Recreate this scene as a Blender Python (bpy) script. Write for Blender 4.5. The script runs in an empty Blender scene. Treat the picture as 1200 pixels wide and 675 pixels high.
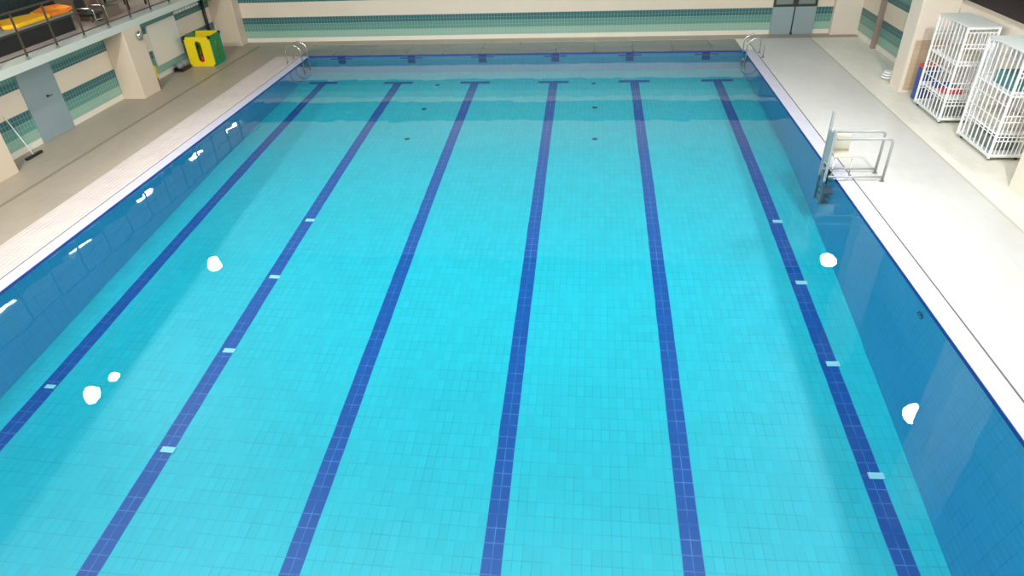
import bpy, bmesh, math, random
from mathutils import Vector, Matrix, noise
random.seed(7)
sc = bpy.context.scene
COL = sc.collection
PI = math.pi

# ------------------------------------------------------------------ materials
def srgb(r, g, b):
    f = lambda c: (c/255/12.92) if c/255 <= 0.04045 else ((c/255+0.055)/1.055)**2.4
    return (f(r), f(g), f(b), 1)

def new_mat(name):
    m = bpy.data.materials.new(name); m.use_nodes = True
    nt = m.node_tree; b = nt.nodes['Principled BSDF']
    return m, nt, b

def plain(name, col, rough=0.5, metal=0.0, var=0.06, scale=6.0, spec=0.5):
    """a paint, plastic, metal or cloth with a little procedural unevenness"""
    m, nt, b = new_mat(name)
    tc = nt.nodes.new('ShaderNodeTexCoord'); n = nt.nodes.new('ShaderNodeTexNoise')
    n.inputs['Scale'].default_value = scale; n.inputs['Detail'].default_value = 3
    nt.links.new(tc.outputs['Object'], n.inputs['Vector'])
    mr = nt.nodes.new('ShaderNodeMapRange')
    mr.inputs['To Min'].default_value = 1-var; mr.inputs['To Max'].default_value = 1+var
    nt.links.new(n.outputs['Fac'], mr.inputs['Value'])
    mx = nt.nodes.new('ShaderNodeVectorMath'); mx.operation = 'SCALE'
    mx.inputs[0].default_value = col[:3]
    nt.links.new(mr.outputs['Result'], mx.inputs['Scale'])
    nt.links.new(mx.outputs['Vector'], b.inputs['Base Color'])
    b.inputs['Roughness'].default_value = rough; b.inputs['Metallic'].default_value = metal
    b.inputs['Specular IOR Level'].default_value = spec
    return m

def grid_mask(nt, axis_out, pitch, width, offset=0.0):
    """1 on a joint line every `pitch` along one coordinate"""
    L = nt.links
    a = nt.nodes.new('ShaderNodeMath'); a.operation = 'ADD'; a.inputs[1].default_value = offset + 1000*pitch
    d = nt.nodes.new('ShaderNodeMath'); d.operation = 'MODULO'; d.inputs[1].default_value = pitch
    c = nt.nodes.new('ShaderNodeMath'); c.operation = 'LESS_THAN'; c.inputs[1].default_value = width
    L.new(axis_out, a.inputs[0]); L.new(a.outputs[0], d.inputs[0]); L.new(d.outputs[0], c.inputs[0])
    return c.outputs[0]

def tile_mat(name, col, joint, pu, pv, wu, wv, axes='XY', rough=0.3, var=0.07, strength=1.0, offu=0, offv=0, patch=0.0, spec=0.5):
    """tiles with joints on two axes (object space = world space here) and per-tile tone"""
    m, nt, b = new_mat(name); L = nt.links
    tc = nt.nodes.new('ShaderNodeTexCoord'); sp = nt.nodes.new('ShaderNodeSeparateXYZ')
    L.new(tc.outputs['Object'], sp.inputs[0])
    g1 = grid_mask(nt, sp.outputs[axes[0]], pu, wu, offu); g2 = grid_mask(nt, sp.outputs[axes[1]], pv, wv, offv)
    mx = nt.nodes.new('ShaderNodeMath'); mx.operation = 'MAXIMUM'; L.new(g1, mx.inputs[0]); L.new(g2, mx.inputs[1])
    # irregular strength of the joints
    n1 = nt.nodes.new('ShaderNodeTexNoise'); n1.inputs['Scale'].default_value = 2.3; n1.inputs['Detail'].default_value = 4
    L.new(tc.outputs['Object'], n1.inputs['Vector'])
    r1 = nt.nodes.new('ShaderNodeMapRange'); r1.inputs['From Min'].default_value = 0.35; r1.inputs['From Max'].default_value = 0.65
    r1.inputs['To Min'].default_value = 0.15*strength; r1.inputs['To Max'].default_value = strength
    L.new(n1.outputs['Fac'], r1.inputs['Value'])
    ml = nt.nodes.new('ShaderNodeMath'); ml.operation = 'MULTIPLY'; L.new(mx.outputs[0], ml.inputs[0]); L.new(r1.outputs[0], ml.inputs[1])
    # per-tile tone: white noise on the snapped coordinates
    def snap(out, p, off):
        a = nt.nodes.new('ShaderNodeMath'); a.operation = 'ADD'; a.inputs[1].default_value = off
        q = nt.nodes.new('ShaderNodeMath'); q.operation = 'DIVIDE'; q.inputs[1].default_value = p
        f = nt.nodes.new('ShaderNodeMath'); f.operation = 'FLOOR'
        L.new(out, a.inputs[0]); L.new(a.outputs[0], q.inputs[0]); L.new(q.outputs[0], f.inputs[0]); return f.outputs[0]
    cb = nt.nodes.new('ShaderNodeCombineXYZ')
    L.new(snap(sp.outputs[axes[0]], pu, offu), cb.inputs[0]); L.new(snap(sp.outputs[axes[1]], pv, offv), cb.inputs[1])
    wn = nt.nodes.new('ShaderNodeTexWhiteNoise'); L.new(cb.outputs[0], wn.inputs['Vector'])
    mr = nt.nodes.new('ShaderNodeMapRange'); mr.inputs['To Min'].default_value = 1-var; mr.inputs['To Max'].default_value = 1+var
    L.new(wn.outputs['Value'], mr.inputs['Value'])
    n2 = nt.nodes.new('ShaderNodeTexNoise'); n2.inputs['Scale'].default_value = 0.5; n2.inputs['Detail'].default_value = 5
    L.new(tc.outputs['Object'], n2.inputs['Vector'])
    m2 = nt.nodes.new('ShaderNodeMapRange'); m2.inputs['From Min'].default_value = 0.3; m2.inputs['From Max'].default_value = 0.7
    m2.inputs['To Min'].default_value = 1-patch; m2.inputs['To Max'].default_value = 1+patch
    L.new(n2.outputs['Fac'], m2.inputs['Value'])
    mm = nt.nodes.new('ShaderNodeMath'); mm.operation = 'MULTIPLY'; L.new(mr.outputs[0], mm.inputs[0]); L.new(m2.outputs[0], mm.inputs[1])
    vs = nt.nodes.new('ShaderNodeVectorMath'); vs.operation = 'SCALE'; vs.inputs[0].default_value = col[:3]
    L.new(mm.outputs[0], vs.inputs['Scale'])
    mc = nt.nodes.new('ShaderNodeMix'); mc.data_type = 'RGBA'
    L.new(ml.outputs[0], mc.inputs['Factor']); L.new(vs.outputs['Vector'], mc.inputs['A']); mc.inputs['B'].default_value = joint
    L.new(mc.outputs['Result'], b.inputs['Base Color'])
    b.inputs['Roughness'].default_value = rough; b.inputs['Specular IOR Level'].default_value = spec
    return m

def stripe_wall(name, axis):
    """wall tiling: horizontal bands of green mosaic between beige plaster bands"""
    m, nt, b = new_mat(name); L = nt.links
    tc = nt.nodes.new('ShaderNodeTexCoord'); sp = nt.nodes.new('ShaderNodeSeparateXYZ')
    L.new(tc.outputs['Object'], sp.inputs[0])
    dv = nt.nodes.new('ShaderNodeMath'); dv.operation = 'DIVIDE'; dv.inputs[1].default_value = 4.0
    L.new(sp.outputs['Z'], dv.inputs[0])
    cr = nt.nodes.new('ShaderNodeValToRGB'); cr.color_ramp.interpolation = 'CONSTANT'
    white = srgb(225, 218, 200); lg = srgb(140, 176, 158); mg = srgb(88, 140, 128); dg = srgb(40, 98, 100); be = srgb(222, 206, 184)
    bands = [(0, white), (.17, lg), (.40, mg), (.645, dg), (.875, be), (1.37, dg), (1.57, mg), (1.80, lg), (2.03, be), (2.2, srgb(45, 80, 85)), (2.95, be)]
    e = cr.color_ramp.elements
    e[0].position = 0; e[0].color = bands[0][1]; e[1].position = bands[1][0]/4; e[1].color = bands[1][1]
    for z, c in bands[2:]:
        k = e.new(z/4); k.color = c
    L.new(dv.outputs[0], cr.inputs[0])
    g1 = grid_mask(nt, sp.outputs[axis], 0.105, 0.012); g2 = grid_mask(nt, sp.outputs['Z'], 0.115, 0.008, -0.06)
    mx = nt.nodes.new('ShaderNodeMath'); mx.operation = 'MAXIMUM'; L.new(g1, mx.inputs[0]); L.new(g2, mx.inputs[1])
    # joints only show on the mosaic (where red < green)
    s = nt.nodes.new('ShaderNodeSeparateColor'); L.new(cr.outputs[0], s.inputs[0])
    lt = nt.nodes.new('ShaderNodeMath'); lt.operation = 'LESS_THAN'; L.new(s.outputs[0], lt.inputs[0]); L.new(s.outputs[1], lt.inputs[1])
    q = nt.nodes.new('ShaderNodeMath'); q.operation = 'MULTIPLY'; L.new(mx.outputs[0], q.inputs[0]); L.new(lt.outputs[0], q.inputs[1])
    q2 = nt.nodes.new('ShaderNodeMath'); q2.operation = 'MULTIPLY'; L.new(q.outputs[0], q2.inputs[0]); q2.inputs[1].default_value = 0.45
    mc = nt.nodes.new('ShaderNodeMix'); mc.data_type = 'RGBA'; L.new(q2.outputs[0], mc.inputs['Factor'])
    L.new(cr.outputs[0], mc.inputs['A']); mc.inputs['B'].default_value = srgb(190, 200, 185)
    n = nt.nodes.new('ShaderNodeTexNoise'); n.inputs['Scale'].default_value = 1.3; n.inputs['Detail'].default_value = 4
    L.new(tc.outputs['Object'], n.inputs['Vector'])
    mr = nt.nodes.new('ShaderNodeMapRange'); mr.inputs['To Min'].default_value = .93; mr.inputs['To Max'].default_value = 1.05
    L.new(n.outputs['Fac'], mr.inputs['Value'])
    vs = nt.nodes.new('ShaderNodeVectorMath'); vs.operation = 'SCALE'
    L.new(mc.outputs['Result'], vs.inputs[0]); L.new(mr.outputs[0], vs.inputs['Scale'])
    L.new(vs.outputs['Vector'], b.inputs['Base Color']); b.inputs['Roughness'].default_value = 0.38
    return m

def emitter(name, col, strength):
    m, nt, b = new_mat(name)
    b.inputs['Base Color'].default_value = (.8, .8, .8, 1)
    b.inputs['Emission Color'].default_value = col; b.inputs['Emission Strength'].default_value = strength
    return m

M = dict(
    pool=tile_mat('pool_tile', (0.012, 0.51, 0.63, 1), srgb(20, 105, 130), .125, .213, .011, .013, 'XY', .35, .04, .36, patch=.02),
    pool_x=tile_mat('pool_wall_tile_side', (0.045, 0.39, 0.70, 1), srgb(30, 100, 150), .213, .125, .010, .010, 'YZ', .35, .03, .5, patch=.03),
    pool_y=tile_mat('pool_wall_tile_end', (0.10, 0.44, 0.66, 1), srgb(30, 100, 150), .213, .125, .010, .010, 'XZ', .35, .03, .5, patch=.03),
    lane=tile_mat('lane_tile', (0.000, 0.085, 0.36, 1), srgb(120, 175, 240), .131, .213, .012, .014, 'XY', .35, .05, .42, offu=.005),
    cross=plain('target_tile', (.008,.05,.30,1), .4),
    rail=plain('bronze_rail', srgb(92,74,58), .45, .3),
    grey_metal=plain('satin_metal', srgb(158,160,158), .4, .25, .04),
    navy=tile_mat('waterline_tile', srgb(30, 50, 140), srgb(90, 100, 170), .1, .1, .01, .006, 'XY', .35, .08, .5),
    coping=tile_mat('coping_tile', srgb(188, 186, 198), srgb(176, 174, 188), .125, .25, .006, .008, 'XY', .4, .03, .5),
    ribbed=tile_mat('ribbed_tile', srgb(200, 186, 178), srgb(146, 128, 120), .10, .25, .022, .008, 'XY', .45, .04, .6),
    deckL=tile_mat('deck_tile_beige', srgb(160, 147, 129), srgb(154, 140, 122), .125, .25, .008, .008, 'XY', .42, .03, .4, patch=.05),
    deckR=tile_mat('deck_tile_white', srgb(196, 194, 188), srgb(214, 210, 200), .125, .25, .008, .008, 'XY', .42, .02, .4, patch=.03),
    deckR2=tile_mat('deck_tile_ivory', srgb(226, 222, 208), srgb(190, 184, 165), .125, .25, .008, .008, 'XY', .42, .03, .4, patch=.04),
    stone=tile_mat('end_stone', srgb(116, 111, 108), srgb(80, 72, 68), 1.24, .7, .04, .03, 'XY', .22, .12, .9, patch=.14),
    stripeX=stripe_wall('striped_wall_side', 'Y'), stripeY=stripe_wall('striped_wall_end', 'X'),
    plaster=plain('beige_plaster', srgb(222, 208, 190), .7, var=.04, scale=1.5),
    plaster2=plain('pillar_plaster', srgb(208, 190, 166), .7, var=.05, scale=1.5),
    white_paint=plain('white_paint', srgb(226, 222, 208), .55, var=.04, scale=1.0),
    ceil=plain('ceiling_paint', srgb(140, 146, 152), .8, var=.03),
    upper=plain('upper_wall_paint', srgb(210, 205, 192), .75, var=.04, scale=.6),
    slabwhite=plain('slab_paint', srgb(196, 198, 186), .6, var=.04, scale=1.0),
    slot=plain('drain_slot', srgb(95, 85, 90), .6),
    groove=plain('deck_groove', srgb(132, 120, 102), .6),
    grooveR=plain('deck_groove_pale', srgb(188, 184, 164), .6),
    steel=plain('stainless_steel', (.62, .62, .60, 1), .22, 1.0, .04),
    brushed=plain('brushed_steel', (.55, .55, .53, 1), .38, .9, .05),
    doorgrey=plain('door_blue_grey', srgb(138, 154, 156), .5, var=.05, scale=2),
    black=plain('black_plastic', (.012, .012, .013, 1), .45),
    darkframe=plain('dark_frame', (.03, .035, .035, 1), .4),
    darkbrown=plain('dark_brown_carpet', srgb(48, 34, 33), .9, var=.2, scale=9),
    teal=plain('dark_teal_panel', srgb(30, 48, 50), .6, var=.25, scale=4),
    brown=plain('brown_panel', srgb(120, 100, 82), .7, var=.12, scale=3),
    galfloor=plain('gallery_floor_tile', srgb(190, 174, 160), .5, var=.05, scale=2),
    whitecage=plain('white_coated_wire', srgb(240, 240, 238), .4, var=.02),
    cagepanel=plain('white_sheet_panel', srgb(214, 217, 212), .5, var=.04),
    yellow=plain('yellow_plastic', srgb(228, 200, 20), .4, var=.05),
    green=plain('green_plastic', srgb(14, 128, 78), .4, var=.05),
    red=plain('red_plastic', srgb(190, 40, 35), .4),
    blue=plain('blue_foam', srgb(55, 82, 150), .6),
    redfoam=plain('red_foam', srgb(220, 70, 70), .6),
    tealfoam=plain('teal_foam', srgb(70, 130, 130), .6),
    greyfoam=plain('grey_foam', srgb(120, 124, 122), .6),
    orange=plain('orange_foam', srgb(232, 130, 20), .6, var=.15, scale=3),
    amber=plain('amber_foam', srgb(250, 185, 20), .6, var=.1, scale=3),
    cream=plain('cream_plastic', srgb(188, 183, 164), .5),
    board=plain('whiteboard', srgb(228, 220, 206), .35, var=.03, scale=2),
    benchgrey=plain('bench_grey', srgb(130, 132, 124), .5),
    dot=plain('floor_outlet', srgb(20, 70, 90), .5),
    inlet=plain('inlet_white', srgb(150, 225, 235), .4),
    brick=tile_mat('brown_tile_patch', srgb(196, 172, 142), srgb(178, 152, 122), .12, .12, .01, .01, 'YZ', .5, .05, .8),
    lamp=emitter('tube_glow', (1, .97, .9, 1), 11),
)

# ------------------------------------------------------------------ geometry helpers
def box(bm, x0, x1, y0, y1, z0, z1, bev=0):
    r = bmesh.ops.create_cube(bm, size=1)
    for v in r['verts']:
        v.co = Vector(((x0+x1)/2 + v.co.x*(x1-x0), (y0+y1)/2 + v.co.y*(y1-y0), (z0+z1)/2 + v.co.z*(z1-z0)))
    if bev:
        es = list({e for v in r['verts'] for e in v.link_edges})
        bmesh.ops.bevel(bm, geom=es, offset=bev, segments=2, affect='EDGES', profile=.5)

def fillet(pts, r, n=6):
    pts = [Vector(p) for p in pts]; out = [pts[0]]
    for i in range(1, len(pts)-1):
        a, b, c = pts[i-1], pts[i], pts[i+1]
        u = (a-b); v = (c-b); k = min(r, u.length*.49, v.length*.49); u.normalize(); v.normalize()
        p, q = b+u*k, b+v*k
        for j in range(n+1):
            t = j/n; out.append(p*(1-t)**2 + b*2*t*(1-t) + q*t*t)
    out.append(pts[-1]); return out

def tube(bm, pts, r, seg=8, bend=0, closed=False):
    pts = fillet(pts, bend) if bend else [Vector(p) for p in pts]
    n = len(pts); rings = []
    t0 = (pts[1]-pts[0]).normalized()
    nrm = t0.orthogonal().normalized()
    for i, p in enumerate(pts):
        if closed: t = (pts[(i+1) % n]-pts[i-1]).normalized()
        elif i == 0: t = t0
        elif i == n-1: t = (pts[-1]-pts[-2]).normalized()
        else: t = (pts[i+1]-pts[i-1]).normalized()
        nrm = (nrm - t*nrm.dot(t)).normalized(); bn = t.cross(nrm)
        rings.append([bm.verts.new(p + (nrm*math.cos(a)+bn*math.sin(a))*r) for a in [2*PI*k/seg for k in range(seg)]])
    m = n if closed else n-1
    for i in range(m):
        A, B = rings[i], rings[(i+1) % n]
        for k in range(seg):
            f = bm.faces.new((A[k], A[(k+1) % seg], B[(k+1) % seg], B[k])); f.smooth = True
    if not closed:
        bm.faces.new(list(reversed(rings[0]))); bm.faces.new(rings[-1])

def cyl(bm, p, r, h, axis='Z', seg=24, r2=None):
    mt = Matrix.Translation(p)
    if axis == 'X': mt = mt @ Matrix.Rotation(PI/2, 4, 'Y')
    if axis == 'Y': mt = mt @ Matrix.Rotation(-PI/2, 4, 'X')
    res = bmesh.ops.create_cone(bm, cap_ends=True, segments=seg, radius1=r, radius2=r if r2 is None else r2, depth=h, matrix=mt)
    for f in {f for v in res['verts'] for f in v.link_faces}:
        if len(f.verts) == 4: f.smooth = True

def obj(name, bm, mat, parent=None, loc=None):
    bmesh.ops.recalc_face_normals(bm, faces=bm.faces)
    me = bpy.data.meshes.new(name); bm.to_mesh(me); bm.free()
    me.materials.append(mat)
    o = bpy.data.objects.new(name, me); COL.objects.link(o)
    if parent: o.parent = parent
    if loc: o.location = loc
    return o

def thing(name, label, cat, loc=(0, 0, 0), rotz=0, group=None):
    o = bpy.data.objects.new(name, None); COL.objects.link(o); o.empty_display_size = .2
    o.location = loc; o.rotation_euler = (0, 0, rotz)
    o['label'] = label; o['category'] = cat
    if group: o['group'] = group
    return o

def tag(o, label, cat, group=None, kind=None):
    o['label'] = label; o['category'] = cat
    if group: o['group'] = group
    if kind: o['kind'] = kind
    return o

def struct(name, bm, mat, label, cat='wall'):
    o = obj(name, bm, mat); o['kind'] = 'structure'; o['label'] = label; o['category'] = cat
    return o

def B(*boxes, bev=0):
    bm = bmesh.new()
    for b in boxes: box(bm, *b, bev=bev)
    return bm

def dup(root, loc, rotz, label, group=None):
    r = root.copy(); COL.objects.link(r); r.location = loc; r.rotation_euler = (0, 0, rotz); r['label'] = label
    if group: r['group'] = group
    for ch in list(root.children):
        c = ch.copy(); COL.objects.link(c); c.parent = r
        for g in ch.children:
            d = g.copy(); COL.objects.link(d); d.parent = c
    return r

# ------------------------------------------------------------------ dimensions (metres; water surface z = 0, pool far end y = 0)
WL, WR, YN = -7.0, 7.165, -21.5
DZ = 0.03                                   # deck level
def depth(y):
    s = min(max(-y, 0), 20)
    return 1.8414*(s-8)*(s-15)/120 + 2.2691*s*(s-15)/(8*-7) + 2.5754*s*(s-8)/(15*7)
def toe(y):                                  # the deep part of the basin narrows a little at the foot of its walls
    s = min(max(-y-6, 0), 13); return .034*s + .0006*s*s
def recv(o): o.cycles.is_caustics_receiver = True; return o

# ------------------------------------------------------------------ pool basin
bm = bmesh.new()
ys = [0 - i*.5 for i in range(int(-YN/.5)+1)]
xsn = 28
rows = []
for y in ys:
    l, r = WL + toe(y)*.45, WR - toe(y)
    rows.append([bm.verts.new((l+(r-l)*k/xsn, y, -depth(y))) for k in range(xsn+1)])
for a, b_ in zip(rows, rows[1:]):
    for k in range(xsn): bm.faces.new((a[k], a[k+1], b_[k+1], b_[k]))
pool_floor = recv(struct('pool_floor', bm, M['pool'], 'turquoise tiled pool floor under the water', 'pool floor'))

def side_wall(name, xtop, sgn, label):
    bm = bmesh.new(); prev = None
    for y in ys:
        xb = (WL + toe(y)*.45) if sgn < 0 else (WR - toe(y))
        d = depth(y)
        col = [bm.verts.new((xtop + (xb-xtop)*t, y, -.03 + (-d+.03)*t)) for t in (0, .25, .5, .75, 1)]
        if prev:
            for k in range(4): bm.faces.new((prev[k], prev[k+1], col[k+1], col[k]))
        prev = col
    return recv(struct(name, bm, M['pool_x'], label, 'pool wall'))
pw_l = side_wall('pool_wall_left', WL, -1, 'blue tiled left side wall of the pool under water')
pw_r = side_wall('pool_wall_right', WR, 1, 'blue tiled right side wall of the pool under water')
pw_f = recv(struct('pool_wall_far', B((WL-.1, WR+.1, 0, .12, -1.85, -.03)), M['pool_y'], 'blue tiled far end wall of the pool under water', 'pool wall'))
pw_n = recv(struct('pool_wall_near', B((WL-.1, WR+.1, YN-.12, YN, -3, -.03)), M['pool_y'], 'blue tiled near end wall of the pool', 'pool wall'))
# waterline row of navy tiles on each wall
for par, b_ in ((pw_l, (WL-.02, WL+.004, YN, 0, -.055, .028)), (pw_r, (WR-.004, WR+.02, YN, 0, -.055, .028)),
                (pw_f, (WL, WR, -.004, .02, -.012, .028)), (pw_n, (WL, WR, YN-.02, YN+.004, -.025, .028))):
    w = recv(obj('waterline_tiles', B(b_), M['navy'], par)); w['label'] = 'navy blue tile row at the waterline'
# six lane lines laid into the floor, each with its cross bar near the far wall
LX = [(i-2.5)*2.5 for i in range(6)]
for i, cx in enumerate(LX):
    bm = bmesh.new()
    def strip(x0, x1, y0, y1):
        n = max(1, int(abs(y1-y0)/.5)); pv = None
        for k in range(n+1):
            y = y0 + (y1-y0)*k/n; z = -depth(y) + .006
            cur = [bm.verts.new((x0, y, z)), bm.verts.new((x1, y, z)), bm.verts.new((x1, y, z-.03)), bm.verts.new((x0, y, z-.03))]
            if pv:
                for a in range(4): bm.faces.new((pv[a], pv[(a+1) % 4], cur[(a+1) % 4], cur[a]))
            else: bm.faces.new(cur)
            pv = cur
        bm.faces.new(list(reversed(pv)))
    strip(-.131, .131, -1.14, YN+1.2)
    strip(-.475, .475, -.94, -1.139)
    o = recv(obj('lane_line', bm, M['lane'], pool_floor, (cx, 0, 0))); o['label'] = 'dark blue lane line with a cross bar at its far end'
# six target crosses on the far wall
for i in range(6):
    cx = -5.88 + 2.378*i
    o = recv(obj('target_cross', B((cx-.125, cx+.125, -.006, .01, -.85, -.013), (cx-.37, cx-.1251, -.006, .01, -.31, -.17), (cx+.1251, cx+.37, -.006, .01, -.31, -.17)), M['cross'], pw_f))
    o['label'] = 'dark blue target cross in line with a lane'
# dark round outlets in the floor and pale inlet plates on the lane lines
def outlet(x, y, label):
    bm = bmesh.new(); z = -depth(y)
    cyl(bm, (0, 0, .008), .075, .016, seg=24); cyl(bm, (0, 0, .02), .055, .01, seg=24)
    o = recv(obj('floor_outlet', bm, M['dot'], loc=(x, y, z))); tag(o, label, 'drain cover', 'dark outlets in the pool floor')
outlet(-2.42, -1.27, 'small dark outlet left of the third lane line, level with the cross bars')
outlet(-2.44, -3.28, 'small dark outlet left of the third lane line, middle one of its row of three')
outlet(-2.47, -5.36, 'small dark outlet left of the third lane line, nearest of its row of three')
outlet(2.5, -1.2, 'small dark outlet right of the fourth lane line, level with the cross bars')
outlet(2.53, -3.17, 'small dark outlet right of the fourth lane line, middle one of its row of three')
outlet(2.53, -5.30, 'small dark outlet right of the fourth lane line, nearest of its row of three')
SP = ['farthest', 'second farthest', 'second nearest', 'nearest']
def inlet(x, y, label, w=.2, h=.105):
    z = -depth(y) + .006
    bm = B((-w/2, w/2, -h/2, h/2, 0, .02), (-w/2+.02, w/2-.02, -.012, .012, .02, .026), bev=0)
    o = recv(obj('inlet_plate', bm, M['inlet'], loc=(x, y, z))); tag(o, label, 'inlet plate', 'pale inlet plates on the lane lines')
for k, y in enumerate((-9.29, -11.36, -13.44, -15.55)):
    inlet(6.31, y, f'pale rectangular inlet plate on the rightmost lane line, {SP[k]} of four')
for k, y in enumerate((-9.55, -11.62, -13.70, -15.80)):
    inlet(-3.70, y, f'pale rectangular inlet plate on the second lane line from the left, {SP[k]} of four')
inlet(-6.22, -14.8, 'pale inlet plate on the leftmost lane line', .16, .08)
# round return fitting on the right wall
bm = bmesh.new(); ring = [(0, .07*math.cos(a), .07*math.sin(a)) for a in [2*PI*k/20 for k in range(20)]]
tube(bm, ring, .014, 6, closed=True); cyl(bm, (.004, 0, 0), .03, .02, 'X', 14)
o = recv(obj('wall_fitting', bm, M['dot'], loc=(WR-.03, -13.8, -.30))); tag(o, 'small dark ring fitting on the right pool wall under water', 'pool fitting')

# water: a real refracting surface with very faint ripples
bm = bmesh.new(); nx, ny = 190, 288; g = []
for j in range(ny+1):
    y = YN + (0-YN)*j/ny; r = []
    for i in range(nx+1):
        x = WL + (WR-WL)*i/nx
        z = .0011*noise.noise(Vector((x*1.1, y*.8, 0))) + .00075*noise.noise(Vector((x*3.4, y*3.0, 5)))
        r.append(bm.verts.new((x, y, z)))
    g.append(r)
for j in range(ny):
    for i in range(nx):
        f = bm.faces.new((g[j][i], g[j][i+1], g[j+1][i+1], g[j+1][i])); f.smooth = True
mw, nt, b_ = new_mat('pool_water')
b_.inputs['Base Color'].default_value = (.96, 1, 1, 1); b_.inputs['Roughness'].default_value = 0.0
b_.inputs['IOR'].default_value = 1.333; b_.inputs['Transmission Weight'].default_value = 1.0
water = obj('pool_water', bm, mw)
for p in water.data.polygons:
    if p.normal.z < 0: water.data.flip_normals(); break
water.cycles.is_caustics_caster = True
tag(water, 'calm clear blue pool water filling the pool', 'water', kind='stuff')

# ------------------------------------------------------------------ deck
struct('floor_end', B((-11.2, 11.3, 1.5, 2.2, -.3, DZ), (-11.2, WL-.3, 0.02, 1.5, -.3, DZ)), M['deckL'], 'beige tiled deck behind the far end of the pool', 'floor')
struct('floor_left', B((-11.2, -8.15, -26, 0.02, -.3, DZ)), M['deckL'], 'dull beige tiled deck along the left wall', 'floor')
struct('trim_1', B((-8.15, WL-.30, -26, .02, -.3, DZ)), M['ribbed'], 'pale pink ribbed tile band beside the left pool edge', 'floor')
struct('floor_right', B((WR+.33, 9.5, -26, 1.5, -.3, DZ)), M['deckR'], 'white tiled deck on the right of the pool', 'floor')
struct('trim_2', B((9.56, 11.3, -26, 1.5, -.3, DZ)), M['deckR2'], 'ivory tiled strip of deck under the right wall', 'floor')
struct('trim_3', B((-9.42, -9.34, -26, 1.5, DZ-.02, DZ+.004)), M['groove'], 'shallow dark groove along the left deck', 'floor groove')
struct('trim_4', B((9.5, 9.56, -26, 1.5, -.3, DZ-.004)), M['grooveR'], 'shallow groove along the right deck', 'floor groove')
struct('coping_left', B((WL-.27, WL-.004, YN, 0, -.3, DZ), bev=0), M['coping'], 'white tile coping along the left pool edge', 'coping')
struct('coping_right', B((WR+.004, WR+.30, YN, .12, -.3, DZ)), M['coping'], 'white tile coping along the right pool edge', 'coping')
struct('trim_5', B((WL-.30, WL-.27, -26, .0, -.3, DZ-.006)), M['slot'], 'thin dark drain slot behind the left coping', 'drain slot')
struct('trim_6', B((WR+.30, WR+.33, -26, 1.5, -.3, DZ-.006)), M['slot'], 'thin dark drain slot behind the right coping', 'drain slot')
struct('coping_far', B((WL-.3, WR-.05, .012, 1.42, -.3, DZ+.012)), M['stone'], 'grey wet stone slabs across the far end of the pool', 'coping')
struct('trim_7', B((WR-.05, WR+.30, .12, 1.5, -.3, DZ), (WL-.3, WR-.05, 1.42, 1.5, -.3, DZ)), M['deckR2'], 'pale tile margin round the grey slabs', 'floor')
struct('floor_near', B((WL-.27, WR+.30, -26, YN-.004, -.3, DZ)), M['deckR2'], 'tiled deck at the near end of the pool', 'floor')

# ------------------------------------------------------------------ walls, pillars, galleries
struct('wall_back', B((-15, 13.6, 2.05, 2.3, 0, 4.0)), M['stripeY'], 'back wall with green mosaic stripes behind the far end', 'wall')
struct('wall_back_upper', B((-15, 13.6, 2.05, 2.3, 4.0, 9)), M['upper'], 'plain upper part of the back wall', 'wall')
struct('wall_left', B((-11.2, -10.93, -26, 2.05, 0, 1.9)), M['stripeX'], 'left wall with green mosaic stripes under the balcony', 'wall')
struct('wall_right', B((11.08, 11.3, -26, 2.05, 0, 2.16)), M['stripeX'], 'right wall with green mosaic stripes', 'wall')
struct('wall_outer_left', B((-15, -14.8, -30, 2.05, 5.2, 9)), M['upper'], 'outer wall above the left balcony', 'wall')
struct('wall_balcony_back', B((-15, -14.8, -30, 2.05, 2, 5.2)), M['teal'], 'dark panelled wall behind the left balcony', 'wall')
struct('wall_outer_right', B((13.4, 13.6, -30, 2.05, 2, 9)), M['upper'], 'outer wall above the right gallery', 'wall')
struct('wall_near', B((-15, 13.6, -30, -29.8, 0, 9)), M['upper'], 'wall behind the viewer', 'wall')
struct('ceiling', B((-15, 13.6, -30, 2.3, 9, 9.2)), M['ceil'], 'pale ceiling of the swimming hall', 'ceiling')
struct('ground_slab', B((-15, 13.6, -30, 2.3, -3.4, -3.1)), M['upper'], 'concrete base under the hall', 'floor')
struct('baseboard_right', B((11.06, 11.08, -26, 2.05, DZ, .17)), M['white_paint'], 'white base strip under the right wall', 'baseboard')

struct('balcony_slab_left', B((-15, -10.27, -26, 2.05, 1.87, 2.05)), M['slabwhite'], 'white balcony slab edge over the left wall', 'balcony')
struct('trim_8', B((-10.83, -10.78, -26, 2.05, 2.05, 2.062)), M['slot'], 'thin dark drain line along the balcony edge', 'drain slot')
struct('balcony_floor_left', B((-14.8, -10.83, -26, 2.05, 2.05, 2.056)), M['galfloor'], 'pinkish tiled floor of the left balcony', 'floor')
struct('balcony_slab_right', B((11.3, 13.6, -30, 2.05, 1.9, 2.16)), M['darkbrown'], 'dark brown floor of the right gallery', 'balcony')

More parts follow.
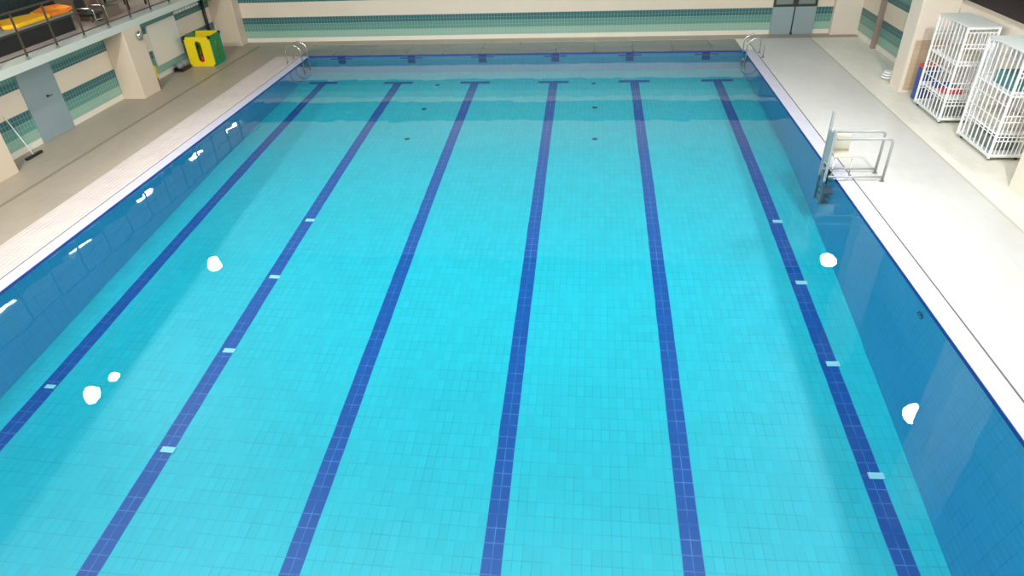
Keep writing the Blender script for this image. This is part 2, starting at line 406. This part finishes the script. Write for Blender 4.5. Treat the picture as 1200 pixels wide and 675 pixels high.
def pillar(name, x0, x1, y0, y1, z1, label, mat='plaster'):
    struct(name, B((x0, x1, y0, y1, 0, z1), bev=.02), M[mat], label, 'pillar')
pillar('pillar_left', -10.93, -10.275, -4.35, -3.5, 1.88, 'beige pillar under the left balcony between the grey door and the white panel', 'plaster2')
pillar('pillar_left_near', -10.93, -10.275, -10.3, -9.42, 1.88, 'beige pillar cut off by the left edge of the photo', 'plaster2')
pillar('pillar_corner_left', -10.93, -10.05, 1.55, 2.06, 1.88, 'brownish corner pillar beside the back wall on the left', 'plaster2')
pillar('pillar_right', 10.22, 11.1, -4.2, -3.55, 9, 'tall beige pillar on the right beside the white cages')
pillar('pillar_right_near', 10.13, 11.1, -10.7, -9.86, 9, 'beige pillar cut off by the right edge of the photo')
pillar('pillar_corner_right', 10.23, 11.1, 1.85, 2.06, 9, 'beige corner pillar beside the grey double door')
struct('wall_patch', B((11.05, 11.08, -9.8, -4.3, .05, 2.15)), M['plaster'], 'plain beige wall behind the white cages', 'wall')
struct('trim_9', B((10.3, 11.08, -4.235, -4.205, .1, 1.30)), M['brick'], 'brownish tiled panel on the side of the tall right pillar', 'wall panel')

# ------------------------------------------------------------------ doors
d = struct('door_1', B((-10.935, -10.905, -7.74, -6.57, DZ, 1.86), bev=.004), M['doorgrey'], 'plain blue grey door in the left wall', 'door')
bm = bmesh.new(); cyl(bm, (-10.89, -7.05, .98), .03, .03, 'X', 14); tube(bm, [(-10.875, -7.05, .98), (-10.86, -7.05, .98), (-10.86, -6.93, .98)], .011, 6)
o = obj('door_handle', bm, M['darkframe'], d)
d = struct('door_2', B((8.32, 9.00, 1.99, 2.05, DZ, .90), (9.02, 9.70, 1.99, 2.05, DZ, .90), bev=.004), M['doorgrey'], 'blue grey double door in the back wall', 'door')
for x0, x1 in ((8.32, 9.0), (9.02, 9.70)):
    f = obj('door_frame', B((x0, x1, 1.985, 2.05, .9, .97), (x0, x0+.07, 1.985, 2.05, .97, 2.0), (x1-.07, x1, 1.985, 2.05, .97, 2.0), (x0, x1, 1.985, 2.05, 2.0, 2.08)), M['darkframe'], d)
    obj('door_glass', B((x0+.07, x1-.07, 2.02, 2.035, .97, 2.0)), plain('frosted_pane', srgb(125, 135, 128), .15), f)
obj('meeting_stile', B((8.99, 9.03, 1.975, 1.995, DZ, 2.05), (8.98, 9.05, 1.96, 1.99, DZ, .11)), M['darkframe'], d)
d = struct('door_3', B((10.93, 11.09, .02, .12, DZ, 2.1), bev=.004), plain('door_jamb_mauve', srgb(150, 132, 122), .6), 'mauve grey edge of an open door in the right wall', 'door')
obj('door_gap', B((11.05, 11.075, .12, .30, .55, 2.1)), M['darkframe'], d)

# ------------------------------------------------------------------ balcony railing and what stands behind it
t = thing('railing', 'metal railing with posts and thin rails along the left balcony edge', 'railing', (-10.33, -8, 2.05))
for k in range(-17, 10):
    y = k*1.02 - .80
    if y + -8 > 2.0 or y - 8 < -25: continue
    lo = obj('post', B((-.012, .012, y-.022, y+.022, 0, 1.0)), M['rail'], t)
    obj('foot_plate', B((-.05, .05, y-.05, y+.05, 0, .012), (-.02, .02, y-.035, y+.035, .012, .06)), M['brushed'], lo)
for z, r in ((.57, .009), (.135, .012), (1.0, .022)):
    bm = bmesh.new(); tube(bm, [(0.02, -17, z), (0.02, 9.9, z)], r, 8)
    obj('rail', bm, M['rail'], t)

# bench with dark front, orange floats on it
t = thing('bench', 'long dark bench with a grey edge behind the balcony railing', 'bench', (-11.1, -7.2, 2.056))
obj('seat', B((-1.0, 0, -3.0, 2.35, .40, .45), bev=.008), M['benchgrey'], t)
obj('front_panel', B((-.94, -.06, -3.0, 2.3, 0, .40)), M['black'], t)
def float_board(name, pts, mat, label, z, th=.09):
    bm = bmesh.new()
    top = [bm.verts.new((x, y, z+th + dz)) for x, y, dz in pts]; bot = [bm.verts.new((x, y, z+dz*.3)) for x, y, dz in pts]
    bm.faces.new(top); bm.faces.new(list(reversed(bot))); n = len(pts)
    for i in range(n): bm.faces.new((bot[i], bot[(i+1) % n], top[(i+1) % n], top[i]))
    bmesh.ops.bevel(bm, geom=list(bm.edges), offset=.025, segments=2, affect='EDGES')
    return tag(obj(name, bm, mat), label, 'float')
float_board('foam_float', [(-12.05, -6.35, 0), (-11.35, -7.0, 0), (-11.12, -6.75, 0), (-11.14, -5.6, .0), (-11.75, -5.5, 0)], M['amber'], 'yellow foam float on the balcony bench, left of the orange one', 2.51)
float_board('foam_float', [(-11.85, -5.45, 0), (-11.14, -5.55, 0), (-11.08, -5.0, 0), (-11.22, -4.65, 0), (-11.9, -4.25, .0), (-12.1, -4.7, 0)], M['orange'], 'orange foam float on the balcony bench, right of the yellow one', 2.51)
struct('wall_balcony', B((-13.1, -13.0, -12, -3.0, 2.05, 3.3)), M['teal'], 'dark teal partition at the back of the balcony', 'wall')
struct('trim_10', B(*[(-13.0, -12.97, -12+i*.35, -11.97+i*.35, 2.06, 3.3) for i in range(26)]), M['darkframe'], 'dark battens on the balcony partition', 'trim')
struct('wall_balcony_end', B((-13.1, -11.75, -3.0, -2.9, 2.05, 2.9)), M['brown'], 'brown partition at the far end of the balcony seating', 'wall')
# metal chair
t = thing('metal_chair', 'low shiny metal armchair behind the railing, right of the orange float', 'chair', (-11.0, -4.30, 2.056), 0)
for s_ in (-.24, .24):
    bm = bmesh.new(); tube(bm, [(-.24, s_, 0), (-.24, s_, .44), (.24, s_, .44), (.24, s_, 0)], .022, 8, bend=.06)
    obj('arm_frame', bm, M['steel'], t)
obj('seat', B((-.22, .22, -.21, .21, .24, .30), bev=.01), M['black'], t)
obj('backrest', B((-.30, -.25, -.21, .21, .30, .66), bev=.008), M['black'], t)
bm = bmesh.new(); tube(bm, [(.22, -.24, .16), (.22, .24, .16)], .016, 6); obj('stretcher', bm, M['steel'], t)
t = thing('riser_block', 'dull brown low block beyond the metal chair on the balcony', 'block', (-11.5, -2.9, 2.056))
obj('body', B((-.3, .38, -.95, .0, 0, .26), bev=.01), M['brown'], t)
t = thing('table', 'dark legged table on the balcony right of the metal chair', 'table', (-11.5, -2.0, 2.056), 0)
obj('tabletop', B((-.4, .4, -.5, .5, .70, .735), bev=.006), M['darkbrown'], t)
for sx in (-.34, .34):
    for sy in (-.44, .44): obj('leg', B((sx-.022, sx+.022, sy-.022, sy+.022, 0, .70)), M['black'], t)

# ------------------------------------------------------------------ things along the left wall
t = thing('wall_board', 'large blank white board on the left wall between the pillar and the play box', 'board', (-10.93, -1.55, .42))
obj('panel', B((.005, .04, -.78, .78, 0, 1.13), bev=.004), M['board'], t)
obj('rim', B((.0, .045, -.80, -.78, -.01, 1.14), (.0, .045, .78, .80, -.01, 1.14), (0, .045, -.8, .8, 1.13, 1.15), (0, .045, -.8, .8, -.02, 0)), M['white_paint'], t)
t = thing('glint_rail', 'white rail with bright knobs in place of light reflected on the tiles, right above the play box', 'rail', (-10.92, .05, 1.62))
obj('backing', B((0, .03, -.75, .78, -.05, .05), bev=.006), M['white_paint'], t)  # bright reflections on the wall tiles, built as a rail with knobs
for k in range(8):
    bm = bmesh.new(); cyl(bm, (.06, -.66+k*.19, .0), .035, .07, 'X', 10); obj('glint_knob', bm, M['whitecage'], t)
bm = bmesh.new(); tube(bm, [(-10.86, 1.06, 1.865), (-10.86, 1.06, .031)], .055, 12)
t = tag(obj('drain_pipe', bm, M['black']), 'black vertical pipe on the left wall behind the play box', 'pipe')
bm = bmesh.new(); cyl(bm, (-10.84, 1.06, .62), .075, .06, seg=12); obj('pipe_collar', bm, M['darkframe'], t)
# round metal bell on the pillar
t = thing('alarm_bell', 'round silver bell on the pillar under the balcony', 'bell', (-10.27, -3.72, 1.62))
bm = bmesh.new(); cyl(bm, (.02, 0, 0), .05, .05, 'X', 16); obj('mount', bm, M['brushed'], t)
bm = bmesh.new(); bmesh.ops.create_uvsphere(bm, u_segments=20, v_segments=10, radius=.13, matrix=Matrix.Translation((.04, 0, 0)) @ Matrix.Diagonal((.5, 1, 1, 1)))
for f in bm.faces: f.smooth = True
obj('dome', bm, M['steel'], t)
# deck brush leaning by the pillar
t = thing('deck_brush', 'yellow topped brush with dark bristles standing at the pillar foot', 'brush', (-10.52, -3.32, DZ))
obj('bristles', B((-.05, .05, -.16, .16, 0, .26)), M['brown'], t)
obj('block', B((-.06, .06, -.18, .18, .26, .62), bev=.012), M['yellow'], t)
# squeegee
t = thing('floor_squeegee', 'black floor squeegee with a thin pole leaning on the left wall', 'squeegee', (-10.55, -8.57, DZ))
obj('blade', B((-.035, .035, -.26, .26, 0, .06), bev=.008), M['black'], t)
bm = bmesh.new(); tube(bm, [(0, 0, .05), (-.36, .05, .95)], .012, 8); obj('pole', bm, M['whitecage'], t)
# low dark cart of balls beside play box
t = thing('ball_tray', 'small dark tray holding two grey balls between the white board and the play box', 'tray', (-10.70, -1.42, DZ))
obj('tray', B((-.14, .14, -.28, .28, .0, .05), (-.14, -.12, -.28, .28, .05, .12), (.12, .14, -.28, .28, .05, .12)), M['black'], t)
for k, yy in enumerate((-.13, .13)):
    bm = bmesh.new(); bmesh.ops.create_uvsphere(bm, u_segments=18, v_segments=10, radius=.115)
    for f in bm.faces: f.smooth = True
    o = obj('ball', bm, M['greyfoam'], loc=(-10.70, -1.42+yy, DZ+.165)); tag(o, ('grey ball in the dark tray, ' + ('nearer the pillar' if k == 0 else 'nearer the play box')), 'ball', 'balls in the dark tray')

# play box: four panels with oval windows, open top
def oval_panel(w, h, ow, oh, th, oz=0):
    """upright panel in the xz plane with an oval hole, thickness along y"""
    bm = bmesh.new(); n = 32; hole = []; outer = []
    for k in range(n):
        a = 2*PI*k/n + PI/n; c, s = math.cos(a), math.sin(a)
        L = (oh-ow)/2
        hx = ow/2*c; hz = oh and (ow/2*s + (L if s > 0 else -L))
        q = 1/max(abs(c), abs(s)); hole.append((hx, hz+h/2+oz)); outer.append((c*q*w/2, s*q*h/2 + h/2))
    V = [[bm.verts.new((x, y, z)) for x, z in P] for y in (-th/2, th/2) for P in (outer, hole)]
    for k in range(n):
        j = (k+1) % n
        bm.faces.new((V[0][k], V[0][j], V[1][j], V[1][k])); bm.faces.new((V[2][k], V[3][k], V[3][j], V[2][j]))
        bm.faces.new((V[0][k], V[2][k], V[2][j], V[0][j])); bm.faces.new((V[1][k], V[1][j], V[3][j], V[3][k]))
    return bm
t = thing('play_box', 'yellow and green plastic play box with oval windows on the left deck', 'play box', (-10.20, -.66, DZ), .03)
o = obj('front_panel', oval_panel(.84, .92, .20, .66, .04), M['yellow'], t, (0, -.37, 0)); o['label'] = 'yellow panel with a tall oval window'
o = obj('back_panel', oval_panel(.84, .95, .17, .62, .04), M['yellow'], t, (0, .37, 0)); o['label'] = 'yellow panel at the back'
for sx in (-1, 1):
    o = obj('side_panel', oval_panel(.74, .92, .19, .56, .04), M['green'], t, (sx*.42, 0, 0)); o.rotation_euler = (0, 0, PI/2); o['label'] = 'green panel with an oval window'
obj('bottom', B((-.40, .40, -.35, .35, .0, .03)), M['green'], t)
for sx in (-1, 1):
    for sy in (-1, 1): obj('corner_latch', B((sx*.42-.035, sx*.42+.035, sy*.37-.035, sy*.37+.035, .84, .94), bev=.008), M['black'], t)
bm = bmesh.new(); bmesh.ops.create_uvsphere(bm, u_segments=18, v_segments=10, radius=.15)
for f in bm.faces: f.smooth = True
tag(obj('ball', bm, M['red'], loc=(-10.17, -.85, DZ+.185)), 'red ball inside the play box', 'ball')

# ------------------------------------------------------------------ corner ladders
def ladder(label, loc, rotz):
    """local +x points into the pool; stands at the pool edge"""
    t = thing('pool_ladder', label, 'ladder', loc, rotz, 'steel ladders in the far corners')
    for s in (-.25, .25):
        bm = bmesh.new()
        tube(bm, [(-.38, s, 0), (-.38, s, .48), (-.10, s, .60), (.12, s, .46), (.12, s, -1.15)], .019, 10, bend=.14)
        h = obj('handrail', bm, M['steel'], t)
        bm = bmesh.new(); cyl(bm, (-.38, s, .012), .045, .024, seg=16); obj('floor_flange', bm, M['steel'], h)
    for k in range(3):
        obj('step', B((.08, .18, -.24, .24, -.30-.28*k, -.27-.28*k), bev=.006), M['steel'], t)
    return t
lad = ladder('steel grab rail ladder at the far left corner of the pool', (WL, -.62, DZ), 0)
dup(lad, (WR, -.60, DZ), PI, 'steel grab rail ladder at the far right corner of the pool')

# ------------------------------------------------------------------ pool lift
t = thing('pool_lift', 'stainless steel pool lift with a cream seat at the right pool edge', 'pool lift', (7.4, -9.45, DZ))
for y, zt in ((-.14, 1.0), (.16, 1.26)):
    obj('mast', B((-.495, -.445, y-.025, y+.025, -1.2, zt), bev=.008), M['grey_metal'], t)
obj('mast_plate', B((-.478, -.462, -.11, .13, .30, .92)), M['grey_metal'], t)
for k in range(3):
    obj('rung', B((-.46, -.26, -.16, .16, -.62-.27*k, -.59-.27*k), bev=.006), M['brushed'], t)
for y in (-.22, .17):
    bm = bmesh.new(); tube(bm, [(-.44, y, .10), (.56, y, .10)], .021, 10); tube(bm, [(-.44, y, .86), (.56, y, .86), (.56, y, 0)], .024, 10, bend=.10)
    h = obj('handrail', bm, M['grey_metal'], t)
    bm = bmesh.new(); cyl(bm, (.56, y, .01), .045, .02, seg=16); obj('floor_flange', bm, M['steel'], h)
obj('backrest', B((-.40, -.06, .08, .12, .50, .84), bev=.02), M['cream'], t)
obj('seat', B((-.40, -.06, -.16, .10, .46, .50), bev=.015), M['cream'], t)
bm = bmesh.new(); tube(bm, [(-.38, -.16, .46), (-.38, -.20, .04), (-.06, -.20, .04), (-.06, -.16, .46)], .012, 8, bend=.06)
obj('footrest', bm, M['steel'], t)
bm = B((-.44, -.38, -.06, .06, -.28, .08)); cyl(bm, (-.40, 0, .10), .06, .06, 'Y', 14); tube(bm, [(-.40, .04, .02), (-.34, .10, -.2), (-.28, .02, -.26), (-.33, -.05, -.1)], .014, 6, bend=.05)
obj('drive_unit', bm, M['black'], t)

# ------------------------------------------------------------------ white cages on the right deck
def cage(label, loc):
    t = thing('storage_cage', label, 'storage cage', loc, 0, 'white wire storage cages')
    W, Lh, H = .62, .68, 2.08             # width x, half length y, height
    for sx in (0, W):
        for sy in (-Lh, Lh):
            obj('post', B((sx-.02, sx+.02, sy-.02, sy+.02, .06, H)), M['whitecage'], t)
    for x in (0, W):
        n = 8
        bars = [(x-.006, x+.006, -Lh+2*Lh*k/n-.017, -Lh+2*Lh*k/n+.017, .12, H) for k in range(1, n)]
        bars += [(x-.006, x+.006, -Lh, Lh, z-.007, z+.007) for z in (.13, .50, .80, 1.10)]
        obj('side_grille', B(*bars), M['whitecage'], t)
    for y in (-Lh, Lh):
        n = 8
        bars = [(W*k/n-.008, W*k/n+.008, y-.006, y+.006, .12, H-.1) for k in range(1, n)]
        bars += [(0, W, y-.01, y+.01, z-.01, z+.01) for z in (.13, .42, .50, .80, .92, 1.30, 1.38, 1.66, 1.74, H-.10)]
        bars += [(0, W, y-.012, y+.012, H-.03, H)]
        obj('end_grille', B(*bars), M['whitecage'], t)
    obj('top_panel', B((-.02, W+.02, -Lh-.02, Lh+.02, H, H+.02), bev=.004), M['cagepanel'], t)
    for z in (.55, 1.30):
        obj('shelf', B(*[(0, W, y-.008, y+.008, z, z+.012) for y in [-Lh+2*Lh*k/22 for k in range(23)]], (0, .02, -Lh, Lh, z-.01, z+.012), (W-.02, W, -Lh, Lh, z-.01, z+.012)), M['whitecage'], t)
    obj('base_tray', B((-.02, W+.02, -Lh-.02, Lh+.02, .085, .12), bev=.004), M['cagepanel'], t)
    for sx in (.06, W-.06):
        for sy in (-Lh+.08, Lh-.08):
            bm = bmesh.new(); cyl(bm, (sx, sy, .042), .042, .03, 'X', 14); obj('wheel', bm, M['black'], t)
    return t
c1 = cage('white wire storage cage farther from the viewer beside the tall pillar', (10.23, -5.86, DZ))
dup(c1, (10.31, -7.98, DZ), 0, 'white wire storage cage nearer the viewer at the right edge')
def inside(name, b_, mat, label, cat): tag(obj(name, B(b_, bev=.01), M[mat]), label, cat)
inside('kickboard', (10.33, 10.75, -6.2, -5.9, DZ+.57, DZ+.64), 'redfoam', 'red kickboard on the lower shelf of the farther cage', 'kickboard')
inside('kickboard', (10.33, 10.75, -5.75, -5.45, DZ+.57, DZ+.63), 'blue', 'blue kickboard on the lower shelf of the farther cage', 'kickboard')
inside('plastic_tub', (10.36, 10.78, -6.35, -5.75, DZ+.125, DZ+.40), 'greyfoam', 'grey tub on the bottom of the farther cage', 'tub')
inside('plastic_tub', (10.36, 10.78, -6.30, -5.5, DZ+1.32, DZ+1.50), 'cream', 'cream tub on the upper shelf of the farther cage', 'tub')
inside('plastic_tub', (10.42, 10.84, -8.4, -7.7, DZ+1.32, DZ+1.56), 'tealfoam', 'teal tub on the upper shelf of the nearer cage', 'tub')
inside('plastic_tub', (10.42, 10.84, -8.45, -7.6, DZ+.57, DZ+.80), 'cream', 'cream tub on the lower shelf of the nearer cage', 'tub')
inside('plastic_tub', (10.42, 10.84, -8.4, -7.5, DZ+.125, DZ+.35), 'greyfoam', 'grey tub on the bottom of the nearer cage', 'tub')
# blue mat leaning behind the farther cage
t = thing('foam_mat', 'blue foam mat with a red top edge standing between the tall pillar and the cage', 'mat', (10.36, -4.72, DZ))
obj('mat_body', B((-.02, .52, -.09, .09, 0, .76), bev=.03), M['blue'], t)
obj('red_edge', B((-.02, .52, -.09, .09, .762, .84), bev=.02), M['redfoam'], t)
# coiled white hose behind the pillar
bm = bmesh.new()
pts = []
for k in range(66):
    a = 2*PI*k/22; r = .20 - .0008*k; pts.append((r*math.cos(a), r*math.sin(a), .03 + .0028*k*1.0))
tube(bm, pts, .022, 8)
tag(obj('hose', bm, M['whitecage'], loc=(10.38, -3.10, DZ)), 'coiled white hose at the foot of the tall right pillar', 'hose')

# ------------------------------------------------------------------ lamps
def area(name, loc, target, size, power, col, parent=None, shape='DISK', sy=None, spread=96):
    ld = bpy.data.lights.new(name, 'AREA'); ld.shape = shape; ld.size = size
    if sy: ld.size_y = sy
    ld.energy = power; ld.color = col
    if shape == 'DISK': ld.spread = math.radians(spread)
    ld.cycles.is_caustics_light = True
    o = bpy.data.objects.new(name, ld); COL.objects.link(o); o.location = loc
    o.rotation_euler = (Vector(target)-Vector(loc)).to_track_quat('-Z', 'Y').to_euler()
    return o
def flood(loc, target, power, label, r=.31, col=(.96, .985, 1)):
    t = thing('flood_light', label, 'flood light', loc, 0, 'flood lights high on the side walls')
    dirv = (Vector(target)-Vector(loc)).normalized()
    q = dirv.to_track_quat('-Z', 'Y').to_matrix().to_4x4()
    bm = bmesh.new(); cyl(bm, (0, 0, .13), r+.04, .22, seg=28, r2=r*.6); bmesh.ops.transform(bm, matrix=q, verts=bm.verts)
    obj('housing', bm, M['brushed'], t)
    bm = bmesh.new(); sgn = -1 if loc[0] < 0 else 1
    reach = abs((-14.79 if sgn < 0 else 13.39) - loc[0])
    tube(bm, [(0, 0, .2), (sgn*reach, 0, .35)], .03, 8); obj('bracket', bm, M['darkframe'], t)
    o = area('lamp', (0, 0, 0), dirv, r*2, power, col, spread=(82 if loc[0] < 0 else 100)); o.parent = t
    o.location = dirv*.03
FP = 230
flood((-13.10, .30, 8.5), (5, -9, 0), FP*.3, 'flood light high on the left nearest the back wall')
flood((-13.30, -7.65, 8.5), (5, -10, 0), FP*.6, 'larger of two flood lights side by side high on the left')
flood((-13.10, -6.80, 8.5), (5, -10, 0), FP*.35, 'smaller of two flood lights side by side high on the left', .2)
flood((-13.2, -15.6, 8.5), (5, -15, 0), FP*.6, 'flood light high on the left level with the near end')
flood((11.96, 1.60, 8.5), (-2, -9, 0), FP*.45, 'flood light high on the right nearest the back wall')
flood((11.92, -6.97, 8.5), (-2, -10, 0), FP, 'flood light high on the right above the cages')
flood((12.2, -16.4, 8.5), (-2, -15, 0), FP*1.1, 'flood light high on the right level with the near end')
for x, w_ in ((-6.5, 'left'), (.5, 'middle'), (7.5, 'right')):  # three unseen floods added to brighten the far end of the pool
    t = thing('flood_light', w_ + ' unseen fill light overhead, added to brighten the far end', 'flood light', (x, -16.5, 8.5), 0, 'added fill lights overhead')
    dv = Vector((-x*.2, 12, -8.5)).normalized(); q = dv.to_track_quat('-Z', 'Y').to_matrix().to_4x4()
    bm = bmesh.new(); cyl(bm, (0, 0, .13), .36, .22, seg=28, r2=.2); bmesh.ops.transform(bm, matrix=q, verts=bm.verts)
    obj('housing', bm, M['brushed'], t)
    bm = bmesh.new(); tube(bm, [(0, -.05, .1), (0, -.05, .5)], .03, 8); obj('bracket', bm, M['darkframe'], t)
    o = area('lamp', (0, 0, 0), dv, .62, 300, (.97, .985, 1), spread=105); o.parent = t; o.location = dv*.03
# strip lights over the left balcony walkway
for k, y in enumerate((1.75, -1.25, -4.5, -7.65, -10.6)):
    t = thing('strip_light', ['first', 'second', 'third', 'fourth', 'fifth'][k] + ' strip light from the back wall over the left balcony', 'strip light', (-11.3, y-(.3 if k == 0 else 0), 2.96), 0, 'strip lights over the left balcony')
    obj('housing', B((-.05, .05, -.45, .45, .03, .09), bev=.01), M['white_paint'], t)
    obj('tube', B((-.035, .035, -.43, .43, -.02, .028), bev=.01), M['lamp'], t)
    bm = bmesh.new()
    for s in (-.35, .35): tube(bm, [(0, s, .09), (0, s, 6.04)], .004, 5)
    obj('wire', bm, M['darkframe'], t)
# unseen ceiling panels over the near end, added to light the pool
for i, x in enumerate((-8, -3, 2, 7)):
    for j, y in enumerate((-14.3, -19.5, -25)):
        t = thing('fill_panel', 'added square fill light overhead, ' + ['leftmost', 'second from left', 'second from right', 'rightmost'][i] + ' of the ' + ['front', 'middle', 'rear'][j] + ' row', 'fill light', (x, y, 8.98), 0, 'added square fill lights overhead')
        obj('frame', B((-.65, .65, -.65, .65, -.06, .02), bev=.01), M['white_paint'], t)
        o = area('lamp', (0, 0, 0), (0, 0, -1), 1.2, 238, (.96, .985, 1), shape='SQUARE'); o.parent = t; o.location = (0, 0, -.07)

# ------------------------------------------------------------------ camera
P = (2.30895, -22.05943, 5.69962, .5879078, -.1270112, -.0468830, 780.686)
pitch, yaw, roll, F = P[3:7]
f = Vector((math.sin(yaw)*math.cos(pitch), math.cos(yaw)*math.cos(pitch), -math.sin(pitch)))
r0 = Vector((math.cos(yaw), -math.sin(yaw), 0)); u0 = r0.cross(f)
r = r0*math.cos(roll) + u0*math.sin(roll); u = -r0*math.sin(roll) + u0*math.cos(roll)
cam = bpy.data.cameras.new('camera'); co = bpy.data.objects.new('camera', cam); COL.objects.link(co)
co.matrix_world = Matrix(((r.x, u.x, -f.x, P[0]), (r.y, u.y, -f.y, P[1]), (r.z, u.z, -f.z, P[2]), (0, 0, 0, 1)))
cam.sensor_width = 36; cam.lens = F/1200*36; cam.clip_end = 200; cam.clip_start = .05
sc.camera = co

# ------------------------------------------------------------------ world and render look
w = bpy.data.worlds.new('world'); w.use_nodes = True; sc.world = w
w.node_tree.nodes['Background'].inputs[0].default_value = (.6, .65, .7, 1); w.node_tree.nodes['Background'].inputs[1].default_value = .1
sc.view_settings.view_transform = 'Standard'; sc.view_settings.look = 'None'
sc.view_settings.gamma = 1; sc.view_settings.use_curve_mapping = False
sc.view_settings.exposure = 0.12
c = sc.cycles
c.use_denoising = True; c.denoiser = 'OPENIMAGEDENOISE'
c.caustics_reflective = False; c.caustics_refractive = True
c.max_bounces = 10; c.diffuse_bounces = 4; c.glossy_bounces = 4; c.transmission_bounces = 8; c.transparent_max_bounces = 8
c.sample_clamp_indirect = 8; c.blur_glossy = .3
